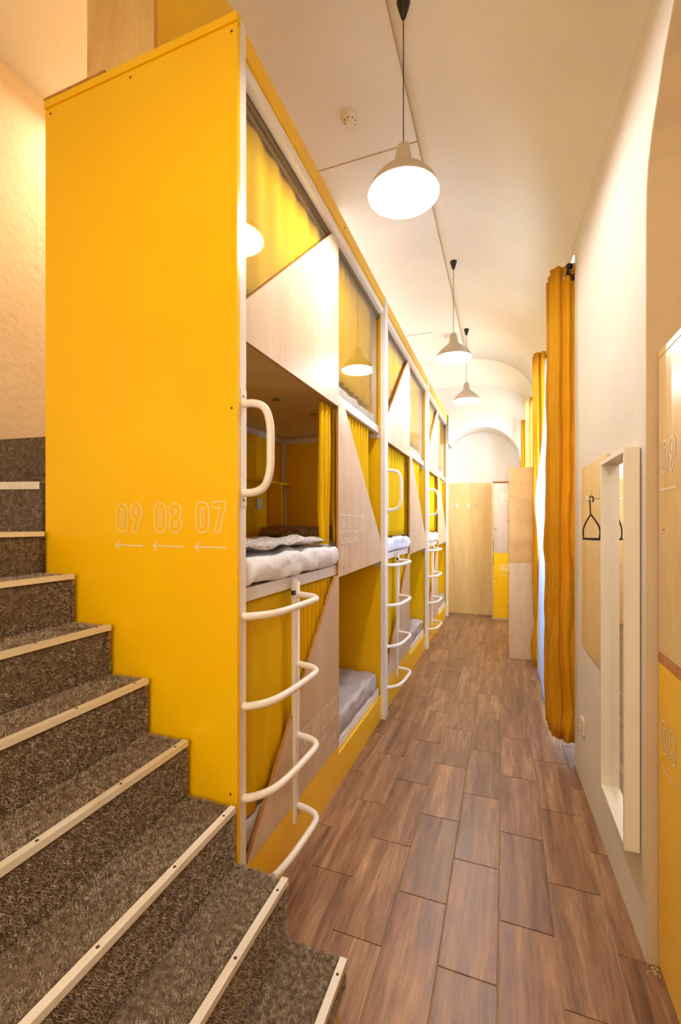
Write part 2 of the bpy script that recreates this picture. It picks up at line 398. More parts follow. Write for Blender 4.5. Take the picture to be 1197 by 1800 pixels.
def text_mb(mb, txt, size, org, right, nrm, up=(0,0,1), lift=.0012, xs=1):
    cu = bpy.data.curves.new('t', 'FONT'); cu.body = txt; cu.size = size; cu.resolution_u = 2
    o = bpy.data.objects.new('t', cu); C.objects.link(o); dg = bpy.context.evaluated_depsgraph_get(); dg.update()
    me = bpy.data.meshes.new_from_object(o.evaluated_get(dg)); O = Vector(org)+Vector(nrm)*lift; R = Vector(right); U = Vector(up)
    mb.add([O+R*v.co.x*xs+U*v.co.y for v in me.vertices], [tuple(p.vertices) for p in me.polygons])
    bpy.data.objects.remove(o); bpy.data.curves.remove(cu); bpy.data.meshes.remove(me)

# ================================================================== THE SETTING
# floor: a bed of grout with every wood-look tile laid on it
TW, TL, GX = .2065, .549, -.0205
fl = struct(MB().box(-2.7, 1.25, -2.2, 8.3, -.06, -.004), 'floor', M['grout'])
shared = {}
def tile(x0, x1, y0, y1):
    x0 = max(x0, -.955); x1 = min(x1, .86)
    if y1 > 8.2: y1 = 8.2
    if x1-x0 < .02 or y1-y0 < .03: return
    w, l = round(x1-x0, 3), round(y1-y0, 3); key = (w, l)
    if key not in shared:
        mb = MB().box(-w/2+.0022, w/2-.0022, -l/2+.0022, l/2-.0022, -.008, 0, .0016); o = mb.build('tile', M['tile'], None); shared[key] = o.data
    else:
        o = bpy.data.objects.new('tile', shared[key]); C.objects.link(o)
    o.parent = fl; o.location = ((x0+x1)/2, (y0+y1)/2, random.uniform(-.0004, .0002))
for c_ in range(-5, 5):
    off = 1.62 if c_ % 2 else 1.893
    for r_ in range(-5, 13): tile(GX+TW*c_, GX+TW*(c_+1), off+TL*r_, off+TL*(r_+1))

# ceiling: flat over the bunks, curving down to the right wall, coved at the far end
ZC = 4.2; XT = -.55; YV = 7.2
def wx(y):   # the right wall is not quite straight
    return .486 + (.44-.486)*min(max((y-1.9)/1.38, 0), 1)
mb = MB(); mb.box(-2.75, XT, -2.2, YV, ZC, ZC+.08)
struct(mb, 'ceiling', M['ceil'])
mb = MB(); NA = 18; vv = []; ff = []
ys = [-2.2, 0, 1, 1.9, 2.4, 2.9, 3.28, 5, 6, YV]
for y in ys:
    for i in range(NA+1):
        a = (PI/2)*i/NA; X1 = wx(y)
        vv.append((XT+(X1-XT)*math.sin(a), y, 3.45+(ZC-3.45)*math.cos(a)))
for j in range(len(ys)-1):
    for i in range(NA): ff.append((j*(NA+1)+i, j*(NA+1)+i+1, (j+1)*(NA+1)+i+1, (j+1)*(NA+1)+i))
o = struct(mb.add(vv, ff, True), 'ceiling_vault', M['ceil']); solid(o, .02).modifiers[0].offset = 1
# cove at the far end: ceiling and vault both bend down to the end wall
mb = MB(); vv = []; ff = []; nb = 12
prof = [(-2.75, ZC), (-1.6, ZC), (XT, ZC)]+[(XT+(.44-XT)*math.sin(PI/2*i/NA), 3.45+(ZC-3.45)*math.cos(PI/2*i/NA)) for i in range(1, NA+1)]
for j in range(nb+1):
    a = PI/2*j/nb; y = YV+.8*math.sin(a); k = math.cos(a)
    for x, z in prof: vv.append((x, y, 3.3+(z-3.3)*(k if z > 3.3 else 1)))
n_ = len(prof)
for j in range(nb):
    for i in range(n_-1): ff.append((j*n_+i, j*n_+i+1, (j+1)*n_+i+1, (j+1)*n_+i))
o = struct(mb.add(vv, ff, True), 'ceiling_cove', M['ceil']); solid(o, .02)
# end wall with its shallow arched recess
ay = lambda x: 2.55+.68*math.sqrt(max(0, 1-((x+.39)/.66)**2))
axs = [-.898+i*(.27+.898)/22 for i in range(23)]
lun = [(-2.75, 4.12), (-2.75, 3.47), (-.898, 3.47)]+[(x, ay(x)) for x in axs]+[(.27, 0), (.46, 0), (.46, 3.5), (.3, 4.12)]
struct(MB().prism(lun, 7.74, 8.24, 'y'), 'wall_back', M['endwall'])
struct(MB().box(-2.75, -.99, 8.0, 8.24, 0, 3.47), 'wall_back_left', M['endwall'])
struct(MB().box(-2.75, 1.0, 8.24, 8.32, 0, 3.5), 'wall_back_recess', M['endwall'])
# left wall, walls behind the photographer
struct(MB().box(-2.75, -2.65, -2.2, 8.3, 0, ZC+.05), 'wall_left', M['wall_left'])
struct(MB().box(-2.75, 1.3, -2.3, -2.2, 0, ZC+.05), 'wall_front', M['wall'])
# right wall: arched alcove for the lockers, two window recesses
def wall_with_holes(outer, holes, name, mat, depth, holemats=None):
    loops = [outer]+holes; flat = [p for l in loops for p in l]
    tri = geometry.tessellate_polygon([[Vector((p[0], p[1], 0)) for p in l] for l in loops])
    mb = MB().add([(wx(p[0]), p[0], p[1]) for p in flat], tri)
    mb.add([(wx(p[0])+depth, p[0], p[1]) for p in flat], [t[::-1] for t in tri])
    for l in loops:
        for i in range(len(l)):
            a, b = l[i], l[(i+1) % len(l)]
            mb.add([(wx(a[0]), *a), (wx(b[0]), *b), (wx(b[0])+depth, *b), (wx(a[0])+depth, *a)], [(0,1,2,3)])
    return struct(mb, name, mat)
ar = [(1.9, 0), (1.9, 2.72), (1.893, 2.82), (1.875, 2.9), (1.83, 2.98), (1.767, 3.05), (1.716, 3.12), (1.613, 3.2), (1.45, 3.28), (1.2, 3.35), (.8, 3.38), (.2, 3.38), (-.4, 3.2), (-.7, 2.72), (-.7, 0)]
w1 = [(3.28, .0), (3.28, 3.38), (3.36, 3.43), (3.5, 3.445), (4.2, 3.445), (5.05, 3.42), (5.14, 3.34), (5.14, .0)]
w2 = [(6.25, .0), (6.25, 3.3), (6.32, 3.38), (7.4, 3.38), (7.5, 3.3), (7.5, .0)]
up_ = [(3.28, 0), (3.28, 3.38), (3.36, 3.43), (3.5, 3.445), (4.2, 3.445), (5.05, 3.42), (5.14, 3.34), (5.14, 0), (6.25, 0), (6.25, 3.3), (6.32, 3.38), (7.4, 3.38), (7.5, 3.3), (7.5, 0), (8.2, 0), (8.2, 3.47), (3.28, 3.47)]
alc = [(-2.2, 0), (-.7, 0), (-.7, 2.72), (-.4, 3.2), (.2, 3.38), (.8, 3.38), (1.2, 3.35), (1.45, 3.28), (1.613, 3.2), (1.716, 3.12), (1.767, 3.05), (1.83, 2.98), (1.875, 2.9), (1.893, 2.82), (1.9, 2.72), (1.9, 3.47), (-2.2, 3.47)]
pier = [(1.9, 0), (3.28, 0), (3.28, 3.47), (1.9, 3.47)]
wall_with_holes(alc, [], 'wall_right_alcove', M['wall'], .42)
wall_with_holes(pier, [], 'wall_right', M['wall'], .42)
wall_with_holes(up_, [], 'wall_right_windows', M['wall'], .42)
struct(MB().box(.905, .95, -2.2, 1.9, 0, 3.5), 'wall_alcove', M['alcove'])
# tan lining of the alcove jamb and soffit, a thin painted skin
mb = MB()
a2 = ar[:-1]
for i in range(len(ar)-1):
    a, b = ar[i], ar[i+1]
    ins = lambda p: (p[0]-(.004 if p[0] > .4 else -.004), p[1]-(.004 if p[1] > 2.75 else 0))
    A, B = ins(a), ins(b)
    mb.add([(wx(a[0])+.001, *A), (wx(b[0])+.001, *B), (.9, *B), (.9, *A)], [(0,1,2,3)])
solid(struct(mb, 'trim_1', M['alcove']), .004)
# windows in the recesses
def window(n, y0, y1, z0, z1):
    x = .80; w = thing('window_%d' % n, '', '', (x, (y0+y1)/2, z0)); del w['label'], w['category']; w['kind'] = 'structure'
    mb = MB(); t = .06
    mb.box(x, x+.05, y0, y0+t, z0, z1, .004); mb.box(x, x+.05, y1-t, y1, z0, z1, .004); mb.box(x, x+.05, y0+t, y1-t, z0, z0+t, .004); mb.box(x, x+.05, y0+t, y1-t, z1-t, z1, .004)
    ym = (y0+y1)/2; mb.box(x, x+.05, ym-.04, ym+.04, z0+t, z1-t, .004); mb.box(x+.005, x+.045, y0+t, ym-.04, z0+1.5, z0+1.55); mb.box(x+.005, x+.045, ym+.04, y1-t, z0+1.5, z0+1.55)
    mb.build('window_frame', M['whitewood'], w)
    for a, b in ((y0+t, ym-.04), (ym+.04, y1-t)):
        for c, d in ((z0+t, z0+1.5), (z0+1.55, z1-t)): MB().box(x+.02, x+.026, a, b, c, d).build('pane', M['glass'], w)
    struct(MB().box(.80, .86, y0-.1, y1+.1, 0, z0).box(.80, .86, y0-.1, y1+.1, z1, 3.5), 'wall_under_window_%d' % n, M['wall'])
window(1, 3.28, 5.14, .25, 3.3)
window(2, 6.25, 7.5, .9, 3.2)
# filler lines on the ceiling and small plaster joints
mb = MB().box(XT-.0022, XT+.0022, -1, 7.2, ZC-.004, ZC+.002); struct(mb, 'trim_2', M['crack'])
mb = MB().box(-2.6, XT, 2.987, 2.994, ZC-.004, ZC+.002).box(-2.6, -.92, 6.032, 6.042, ZC-.004, ZC+.002); struct(mb, 'trim_3', M['crack'])
# crumbling plaster foot at the alcove corner
mb = MB()
for i in range(26):
    y = 1.86+random.uniform(-.01, .05); x = .486+random.uniform(-.008, .03); s = random.uniform(.001, .0035)
    mb.box(x-s, x+s, y-s, y+s, 0, s*1.4)
o = mb.build('trim_4', M['crack'], kind='structure')

# ================================================================== BUNK PODS
XF = -.945; XO = -.91; XB = -1.87; UP = 2.165; Y0 = 1.385
Z1, Z2, Z3 = .25, 1.345, 2.40       # tops of the three rails
GP = 'three-level sleeping pods along the left side'
def make_pod():
    y = Y0; R = thing('bunk_pod', '', 'bunk bed', ((XF+XB)/2, y+UP/2, 0), GP)
    def B(name, mat, *bx, label=None, par=R, bev=0, kind=None):
        mb = MB()
        for b in bx: mb.box(*b, bev=bev)
        return mb.build(name, mat, par, label, kind)
    for a, b in ((y, y+.048), (y+UP-.048, y+UP)):
        B('post', M['white'], (XO-.04, XO, a, b, 0, 3.46), bev=.003)
        B('post', M['white'], (XB+.004, XB+.044, a+.002, b-.002, 0, 3.405), bev=.003)
    e = y+UP
    for z in (Z1, Z2, Z3):
        B('rail', M['white'], (XF-.046, XF-.018, y+.045, e-.045, z-.055, z), (XF-.018, XF-.0165, y+.05, e-.05, z-.022, z-.018))
        B('bed_deck', M['ply_warm'], (XB+.02, XF-.047, y+.002, e-.05, z-.04, z-.012))
    B('rail', M['white'], (XO-.05, XO-.015, y+.05, e-.05, 3.315, 3.368), bev=.002)
    B('runner', M['rail_dark'], (XO-.062, XO-.052, y+.05, e-.05, 3.285, 3.325), (XO-.075, XO-.064, y+.05, e-.05, 3.275, 3.325), label='dark sliding-pane runner')
    B('fascia', M['yellow'], (XO-.03, XO-.004, y+.05, e-.05, 3.37, 3.455), bev=.002)
    B('roof_board', M['yellow'], (XB-.01, XO-.035, y+.001, e-.001, 3.412, 3.445), bev=.001)
    MB().prism([(y+.05, 0), (e-.05, 0), (e-.05, Z1-.056), (y+1.13, Z1-.056), (y+1.13, Z1+.002), (y+.05, Z1+.002)], XF-.016, XF, 'x').build('kickboard', M['yellow'], R)
    B('back_panel', M['yellow'], (XB-.01, XB+.002, y+.002, e-.002, 0, 3.41))
    B('end_partition', M['yellow'], (XB+.046, XO-.044, e-.022, e-.003, .0, 3.41))
    # pale battens inside
    for z in (Z2-.06, Z3-.06, 3.36):
        B('batten', M['white'], (XB+.003, XB+.02, y+.05, e-.05, z-.03, z+.015), (XB+.046, XO-.05, e-.034, e-.023, z-.03, z+.015))
    mb = MB().box(XB+.003, XB+.13, e-.62, e-.05, 1.93, 1.945); mb.box(XB+.003, XB+.13, e-.27, e-.256, Z2+.1, 1.93)
    mb.build('shelf', M['yellow'], R)
    s_ = B('socket_plate', M['plastic'], (XB+.003, XB+.012, e-.47, e-.385, 1.72, 1.81), bev=.002)
    for k in range(3):
        MB().lathe([(.001, 0), (.022, 0), (.026, -.004), (.026, -.008)], (-1.3+.06*k, y+1.0+.42*k, Z3-.041), 20).build('ceiling_spot', M['steel'], R)
    B('pane', M['glass'], (XF-.024, XF-.021, y+.05, e-.05, Z3, 3.32), label='clear acrylic pane of the top berth')
    # plywood fronts with diagonal cuts
    def front(name, poly, mat):
        o = MB().prism([(y+a, z) for a, z in poly], XF-.016, XF, 'x').build(name, mat, R, mats=[M['ply_edge']])
        for p in o.data.polygons:
            if abs(p.normal.x) < .5: p.material_index = 1
        return o
    f3 = front('upper_panel', [(.05, 2.315), (1.13, 2.315), (1.13, 3.37), (1.095, 3.37), (.05, 2.43)], M['ply'])
    f2 = front('middle_panel', [(1.13, 1.275), (2.115, 1.295), (2.115, 1.46), (1.235, 2.345), (1.13, 2.345)], M['ply'])
    f1 = front('lower_panel', [(.10, .255), (1.13, .255), (1.13, 1.285), (1.075, 1.285)], M['ply'])
    B('seam_strip', M['ply_warm'], (XF-.002, XF+.002, y+1.124, y+1.131, .255, 2.33), label='pale edge strip')
    # ladder
    sy = y+.535
    B('ladder_stile', M['white'], (-.952, -.93, sy-.028, sy-.004, .17, 1.34), bev=.003)
    MB().tube([(-.934, sy+.006, .2), (-.934, sy+.006, 1.32)], .009).build('ladder_stile', M['white'], R)
    B('stop_block', M['black'], (-.94, -.925, sy-.055, sy-.035, 1.265, 1.285), label='small black end cap')
    for z in (1.255, .92, .578, .238):
        pts = smooth_path([(-.93, y+.02, z), (-.885, y+.045, z), (-.838, y+.11, z), (-.818, y+.2, z), (-.81, y+.33, z), (-.808, y+.45, z), (-.82, y+.497, z), (-.855, y+.522, z+.004), (-.934, sy+.004, z+.006)], 5)
        MB().tube(pts, .0145, 12).build('ladder_rung', M['white'], R)
    # grab handle
    h = MB().tube(smooth_path([(-.915, y+.024, 1.715), (-.86, y+.024, 1.717), (-.815, y+.024, 1.74), (-.795, y+.024, 1.80), (-.793, y+.024, 1.88), (-.795, y+.024, 1.96), (-.815, y+.024, 2.02), (-.86, y+.024, 2.043), (-.915, y+.024, 2.045)], 5), .0145, 12).build('grab_handle', M['white'], R)
    MB().box(-.911, -.906, y+.004, y+.044, 1.665, 2.10, .001).build('mounting_plate', M['white'], h)
    for z in (1.69, 2.075): MB().lathe([(.0005, .004), (.006, .003), (.008, 0)], (-.906, y+.024, z), 10, 'x').build('screw', M['steel'], h)
    for z in (3.34,): MB().lathe([(.0005, .003), (.004, .002), (.005, 0)], (XO-.004, y+1.15, z+.07), 8, 'x').build('screw', M['screw'], R)
    return R
pod1 = make_pod()
pod1['label'] = 'nearest sleeping pod of the row, beside the carpeted stairs, with open middle berth'
pod2, _p2 = dup(pod1, UP); pod2['label'] = 'middle sleeping pod of the row, with yellow curtains drawn'
pod3, _p3 = dup(pod1, 2*UP); pod3['label'] = 'farthest sleeping pod, next to the plywood wall at the corridor end'
def sign(parent, y, z, num, numleft, mat):
    """row of four pictograms, a line of lettering, an outlined number; faces the corridor"""
    mb = MB(); F = (1,0,0); Rt = (0,1,0); s = []
    bx = [(0,.095),(.126,.222),(.262,.355),(.39,.49)]
    for a, b in bx: s += rect_segs(a, .1, b, .2)
    a, b = bx[0]; s += poly_segs([(a+.025,.12),(a+.045,.175),(b-.03,.18),(b-.02,.125)]); s += rect_segs(a+.035,.135,b-.035,.16)
    a, b = bx[1]; s += rect_segs(a+.02,.125,b-.02,.165)+[((a+.02,.18),(b-.02,.18))]+rect_segs(a+.03,.135,a+.045,.155)
    a, b = bx[2]; s += poly_segs([((a+b)/2+.014*math.cos(t), .168+.016*math.sin(t)) for t in [k*PI/5 for k in range(10)]])+[(((a+b)/2,.15),((a+b)/2,.12)), (((a+b)/2-.012,.13),((a+b)/2+.012,.13))]
    a, b = bx[3]; s += rect_segs(a+.025,.115,b-.025,.185)+[((a+.04,.13),(b-.04,.13))]
    print_mb(mb, s, (XF, y, z), Rt, .006, F)
    def done(mb, n, l):
        o = mb.build(n, mat, parent, l, fix=False); o['print'] = 1
        if n != 'number_print': o['kind'] = 'stuff'
    done(mb, 'pictogram_print', 'row of four white outlined pictograms'); mb = MB()
    for k, (a, b) in enumerate(bx): text_mb(mb, ['LIGHT', 'WI-FI', 'LOCK', 'CALL'][k], .019, (XF, y+a+.006, z+.078), Rt, F)
    text_mb(mb, 'SLEEPING POD', .05, (XF, y, z+.022), Rt, F)
    nx = .0 if numleft else .345
    done(mb, 'lettering_print', 'small white lettering'); mb = MB()
    print_num(mb, num, .118, (XF, y+nx, z-.11), Rt, .0068, F, res=.02 if num in ('01', '02') else .04)
    done(mb, 'number_print', 'outlined white number '+num)
def kid(root, name): return [c for c in root.children if c.name.split('.')[0] == name][0]
for i, r in enumerate((pod1, pod2, pod3)):
    yy = Y0+UP*i
    sign(kid(r, 'lower_panel'), yy+.6, .368, '%02d' % (2*i+2), False, M['print'])
    sign(kid(r, 'middle_panel'), yy+1.17, 1.455, '%02d' % (2*i+1), True, M['print'])
for o in bpy.data.objects:
    if o.get('print'): del o['print']
# big end panel of the first pod, facing the stairs
YE = 1.36
ep = MB().box(XB-.012, -.902, YE, YE+.02, 0, 3.412, .0012).build('end_panel', M['yellow'], pod1, 'tall yellow end panel beside the stairs')
MB().box(XB-.014, -.90, YE-.006, YE+.022, 3.413, 3.446, .0015).build('top_trim', M['yellow'], pod1, 'yellow capping board')
MB().box(XB-.014, -1.53, YE-.007, YE+.0, 3.4465, 3.456).build('capping_strip', M['ply_edge'], pod1)
mb = MB()
for t, x0 in (('09', -1.478), ('08', -1.285), ('07', -1.088)):
    print_num(mb, t, .128, (x0, YE, 1.56), (1,0,0), .0055, (0,-1,0), adv=.57)
    print_mb(mb, [((.0,-.045),(.14,-.047)), ((.0,-.045),(.02,-.028)), ((.0,-.045),(.02,-.062))], (x0+.002, YE, 1.56), (1,0,0), .007, (0,-1,0))
mb.build('number_print', M['print_pale'], ep, 'outlined pale numbers 09 08 07 over left-pointing arrows', fix=False)
for x, z in ((-.925, 3.385), (-1.40, 3.385), (-1.85, 3.385), (-.925, 2.02), (-.93, .62)):
    MB().lathe([(.0005, -.002), (.004, -.0015), (.005, 0)], (x, YE, z), 8, 'y').build('screw', M['screw'], ep)

# boards standing on top of the first pod
mb = MB().box(-1.665, -1.305, 1.385, 1.403, 3.446, 4.19, .001); o = mb.build('plywood_guard', M['ply_blotch']); tag(o, 'blotched plywood guard board standing on top of the nearest pod', 'panel')
mb = MB().box(-1.302, -1.284, 1.382, 3.4, 3.446, 4.19, .001); o = mb.build('yellow_guard', M['yellow'], mats=[M['ply_edge']])
for p in o.data.polygons:
    if p.normal.y < -.5: p.material_index = 1
tag(o, 'yellow guard board with brown edge rising from the pod roof to the ceiling', 'panel')

# ================================================================== BEDDING
def mat_(name, label, x0, x1, y0, y1, z0, z1, m, seed, amp=.012, fr=7, r=.035):
    o = soft_box(x0, x1, y0, y1, z0, z1, r, .035, amp, fr, seed).build(name, m); tag(o, label, 'mattress', 'mattresses in the pods'); return o
W_ = ['nearest', 'middle', 'farthest']
for i in range(3):
    a, b = Y0+UP*i+.055, Y0+UP*(i+1)-.06
    mat_('mattress', 'grey vinyl-covered mattress in the bottom berth of the %s pod' % W_[i], XB+.05, -.962, a, b, Z1+.001, Z1+.15, M['vinyl'], 3+i, .02, 12, .025)
    mat_('mattress', 'white-covered mattress in the middle berth of the %s pod' % W_[i], XB+.05, -1.004, a, b, Z2+.001, Z2+.135, M['mattress'], 9+i, .02, 9, .04)
    mat_('mattress', 'pale mattress behind the acrylic pane in the top berth of the %s pod' % W_[i], XB+.05, -.985, a, b, Z3+.001, Z3+.10, M['sheet'], 21+i, .02, 8, .03)
# exposed half of the middle-berth mattress bulges over the rail (fitted cover)
o = soft_box(-1.0, -.918, Y0+.06, Y0+1.10, Z2+.002, Z2+.13, .036, .022, .014, 11, 4).build('mattress_cover', M['sheet']); tag(o, 'rumpled white fitted cover bulging over the rail of the open berth', 'bedding')
o = soft_box(-1.62, -.962, Y0+.07, Y0+1.02, Z2+.144, Z2+.18, .017, .03, .03, 5, 12, .02).build('blanket', M['knit']); tag(o, 'speckled white knitted blanket spread on the open middle berth', 'blanket')
o = soft_box(-1.78, -1.18, Y0+1.55, Y0+2.02, Z2+.144, Z2+.245, .05, .03, .02, 5, 15).build('pillow', M['knitdark']); tag(o, 'speckled brown pillow at the far end of the open berth', 'pillow')
for i in (1, 2):
    o = soft_box(-.99, -.922, Y0+UP*i+.06, Y0+UP*i+1.08, Z2+.002, Z2+.14, .034, .03, .02, 12, 30+i).build('mattress_cover', M['sheet'])
    tag(o, 'crumpled white bed cover edge of the %s pod, below its yellow curtain' % W_[i], 'bedding')

# ================================================================== POD CURTAINS
def pcurt(path, z0, z1, label, flare=0, wob=.004):
    o = curtain(path, z0, z1, 12, flare=flare, wob=wob).build('pod_curtain', M['pod_curt'], fix=False); solid(o, .003); tag(o, label, 'curtain', 'yellow pod curtains'); return o
for i in range(3):
    y = Y0+UP*i
    if i == 0:
        pcurt(wave(-.995, .02, y+.95, y+1.10, 3, 12), Z2+.14, 2.30, 'yellow curtain pushed aside at the open middle berth of the nearest pod', .02, .006)
    else:
        pcurt(wave(-1.0, .012, y+.06, y+1.10, 9), Z2+.145, 2.32, 'yellow curtain drawn across the open half of the middle berth of the %s pod' % W_[i])
    pcurt(wave(-.998, .013, y+1.16, y+1.93, 11), Z2+.145, 2.335, 'yellow curtain behind the diagonal cut-out in the middle panel of the %s pod' % W_[i])
    pcurt(wave(-.986, .005, y+.06, y+.53, 4)+wave(-.986, .012, y+.54, y+1.10, 10), Z1+.155, 1.28, 'yellow curtain closing the bottom berth of the %s pod behind the ladder' % W_[i])

for i in range(3):
    y = Y0+UP*i
    pcurt(wave(-1.0, .008, y+.07, y+1.2, 7)+wave(-1.0, .012, y+1.21, y+1.97, 7), Z3+.125, 3.325, 'yellow curtain behind the acrylic pane of the top berth of the %s pod' % W_[i])
# ================================================================== STAIRCASE
SR = 1.338
st = thing('staircase', 'carpeted staircase with metal nosings climbing beside the yellow end panel', 'stairs', (-1.2, .8, 0))
NX = [-.475, -.685, -.892, -1.098, -1.286, -1.475, -1.676, -1.853]
NZ = [.2, .4, .595, .795, 1.0, 1.192, 1.388, 1.563]
SF = .12
def pile_tufts(quads, n, seed, ln=.0062, w=.0012):
    """thousands of short yarn ends standing on the given rectangles (p, u, v, normal)"""
    rs = np.random.RandomState(seed); areas = np.array([Vector(u).cross(Vector(v)).length for p, u, v, nn in quads]); pr = areas/areas.sum()
    ch = rs.choice(len(quads), n, p=pr); Pq = np.array([q[0] for q in quads])[ch]; U = np.array([q[1] for q in quads])[ch]; V = np.array([q[2] for q in quads])[ch]; Nn = np.array([q[3] for q in quads])[ch]
    base = Pq+U*rs.rand(n, 1)+V*rs.rand(n, 1)
    lean = rs.normal(0, .55, (n, 3)); tip = base+(Nn+lean)*ln*(0.6+.7*rs.rand(n, 1))
    sd = rs.normal(0, 1, (n, 3)); sd /= np.linalg.norm(sd, axis=1)[:, None]; sd *= w
    vv = np.empty((n*3, 3)); vv[0::3] = base-sd; vv[1::3] = base+sd; vv[2::3] = tip+sd*.6
    return vv
def raw_tris(vv, name, mat, parent, kind=None):
    L = parent_loc(parent); n = len(vv)//3; me = bpy.data.meshes.new(name); me.vertices.add(n*3); me.vertices.foreach_set('co', (vv-np.array(L)).astype(np.float32).ravel())
    me.loops.add(n*3); me.loops.foreach_set('vertex_index', np.arange(n*3, dtype=np.int32)); me.polygons.add(n)
    me.polygons.foreach_set('loop_start', np.arange(0, n*3, 3, dtype=np.int32)); me.update(); me.materials.append(mat)
    o = bpy.data.objects.new(name, me); C.objects.link(o); o.parent = parent
    if kind: o['kind'] = kind
    return o
def lumpy(x0, x1, y0, y1, z0, z1, seed):
    return soft_box(x0, x1, y0, y1, z0, z1, .012, .035, .007, 14, seed)
for k in range(8):
    x = NX[k]; z = NZ[k]; zb = NZ[k-1] if k else .105
    xb = NX[k+1]-.03 if k < 7 else -2.635
    nw = .0
    s_ = lumpy(xb, x-.004, SF, SR, (zb-.03) if k else .1, z, k).build('step', M['carpet'], st)
    near = max(SF, [.95, .75, .55, .5, .5, .55, .55, .6][k]-.1)
    q = [((xb+.02, near, z-.004), (x-xb-.05, 0, 0), (0, SR-near, 0), (0,0,1)),
         ((x-.007, near, zb+.004), (0, SR-near, 0), (0, 0, z-zb-.03), (1,0,0)),
         ((xb, SR-.007, z-.02), (x-xb-.01, 0, 0), (0, 0, .016), (0,.8,.5)),
         ((x-.012, SR-.006, zb), (.006, 0, 0), (0, 0, z-zb-.01), (.7,.7,0))]
    raw_tris(pile_tufts(q, 42000 if k < 5 else 24000, k), 'carpet_pile', M['pile'], s_, 'stuff')
    n_ = MB().box(x-.021, x+.003, SF, SR-.004, z+.001, z+.0045).box(x-.0005, x+.003, SF, SR-.004, z-.016, z+.001).build('nosing_strip', M['alu'], s_)
    for j, yy in enumerate((SR-.06, SR-.3, SR-.56, SR-.86)): MB().lathe([(.0005, .0022), (.0035, .0016), (.005, 0)], (x-.009, yy, z+.0045), 8).build('screw', M['screw'], s_)
# plinth under the lowest step and the solid core of the flight
MB().box(NX[0]-.26, NX[0]-.022, SF, SR-.012, 0, .10).build('plinth', M['ply_warm'], st)
for k in range(1, 8):
    MB().box(NX[k]-.22 if k < 7 else -2.64, NX[k]-.03, SF+.01, SR-.012, 0, NZ[k-1]-.035).build('carcass', M['ply_dark'], st)
# the flight turns and goes on behind the pods
def turned(poly, z0, z1, seed, nose):
    mb = MB().prism(poly, z0, z1, 'z'); s_ = mb.build('step', M['carpet'], st)
    (xa, ya), (xc, yc) = nose; d = Vector((xc-xa, yc-ya, 0)); nrm = Vector((d.y, -d.x, 0)).normalized()
    if nrm.y > 0: nrm = -nrm
    q = [((xa, ya, z0), tuple(d), (0, 0, z1-z0-.012), tuple(nrm))]
    raw_tris(pile_tufts(q, 16000, seed), 'carpet_pile', M['pile'], s_, 'stuff')
    return s_, nrm
sA, nr = turned([(-1.96, 1.40), (-2.64, 1.22), (-2.64, 1.66), (-1.96, 1.66)], 1.535, 1.785, 20, ((-1.96, 1.40), (-2.64, 1.22)))
mb = MB(); a = Vector((-1.965, 1.396, 0)); b = Vector((-2.638, 1.218, 0)); t_ = nr*.004
mb.add([(a.x+t_.x, a.y+t_.y, 1.757), (b.x+t_.x, b.y+t_.y, 1.757), (b.x+t_.x, b.y+t_.y, 1.79), (a.x+t_.x, a.y+t_.y, 1.79), (a.x-t_.x*7, a.y-t_.y*7, 1.79), (b.x-t_.x*7, b.y-t_.y*7, 1.79)], [(0,1,2,3), (3,2,5,4)])
solid(mb.build('nosing_strip', M['alu'], sA, fix=False), .003)
turned([(-1.96, 1.67), (-2.64, 1.60), (-2.64, 2.6), (-1.96, 2.6)], 1.60, 2.06, 21, ((-1.96, 1.67), (-2.64, 1.60)))
MB().box(-2.64, -1.96, 1.42, 4.5, 0, 1.53).build('carcass', M['ply_dark'], st)

# ================================================================== PENDANT LAMPS
LX = -.47
def make_lamp():
    z = 3.24; R = thing('pendant_lamp', '', 'lamp', (LX, 2.167, ZC), 'pendant lamps along the corridor'); c = (LX, 2.167, z)
    outp = [(.178, 0), (.172, .016), (.158, .042), (.136, .07), (.108, .097), (.078, .12), (.054, .14), (.045, .155), (.041, .18), (.034, .225), (.027, .243), (.012, .25), (.004, .25)]
    MB().lathe(outp, c, 48).build('lamp_shade', M['shade_out'], R)
    inn = [(max(.004, r-.003), h-.0022) for r, h in outp[:9]]+[(.004, .178)]
    MB().lathe([(.178, 0)]+inn, c, 48).build('shade_lining', M['shade_in'], R, 'white inner face of the shade', fix=False)
    MB().sphere((LX, 2.167, z+.075), .048, 10).build('bulb', M['bulb'], R)
    MB().lathe([(.004, .178), (.018, .178), (.018, .12), (.004, .12)], c, 20).build('bulb_socket', M['plastic'], R)
    MB().tube([(LX, 2.167, z+.249), (LX, 2.167, ZC-.07)], .0028, 8).build('cord', M['black'], R)
    MB().lathe([(.003, -.085), (.012, -.08), (.03, -.02), (.034, -.004), (.034, 0)], (LX, 2.167, ZC), 24).build('ceiling_cup', M['black'], R)
    return R
L1 = make_lamp(); L1['label'] = 'nearest and largest-looking of the hanging corridor lamps'
L2, _ = dup(L1, 4.48-2.167); L2['label'] = 'second hanging lamp down the corridor, between the nearest and the farthest'
L3, _ = dup(L1, 6.10-2.167); L3['label'] = 'farthest hanging lamp, lowest in the picture near the end wall'
L4, _ = dup(L1, -.25-2.167); L4['label'] = 'added hanging lamp above the photographer, outside the picture'  # unseen pendant added to light the stair end
for y, w, c_ in ((-.25, .42, (1, .76, .5)), (2.167, 1, NEUT), (4.48, 1, NEUT), (6.10, 1, NEUT)): light('POINT', 'bulb_light', (LX, y, 3.24+.008), LAMP_W*w, c_, .04)  # first entry belongs to the added pendant

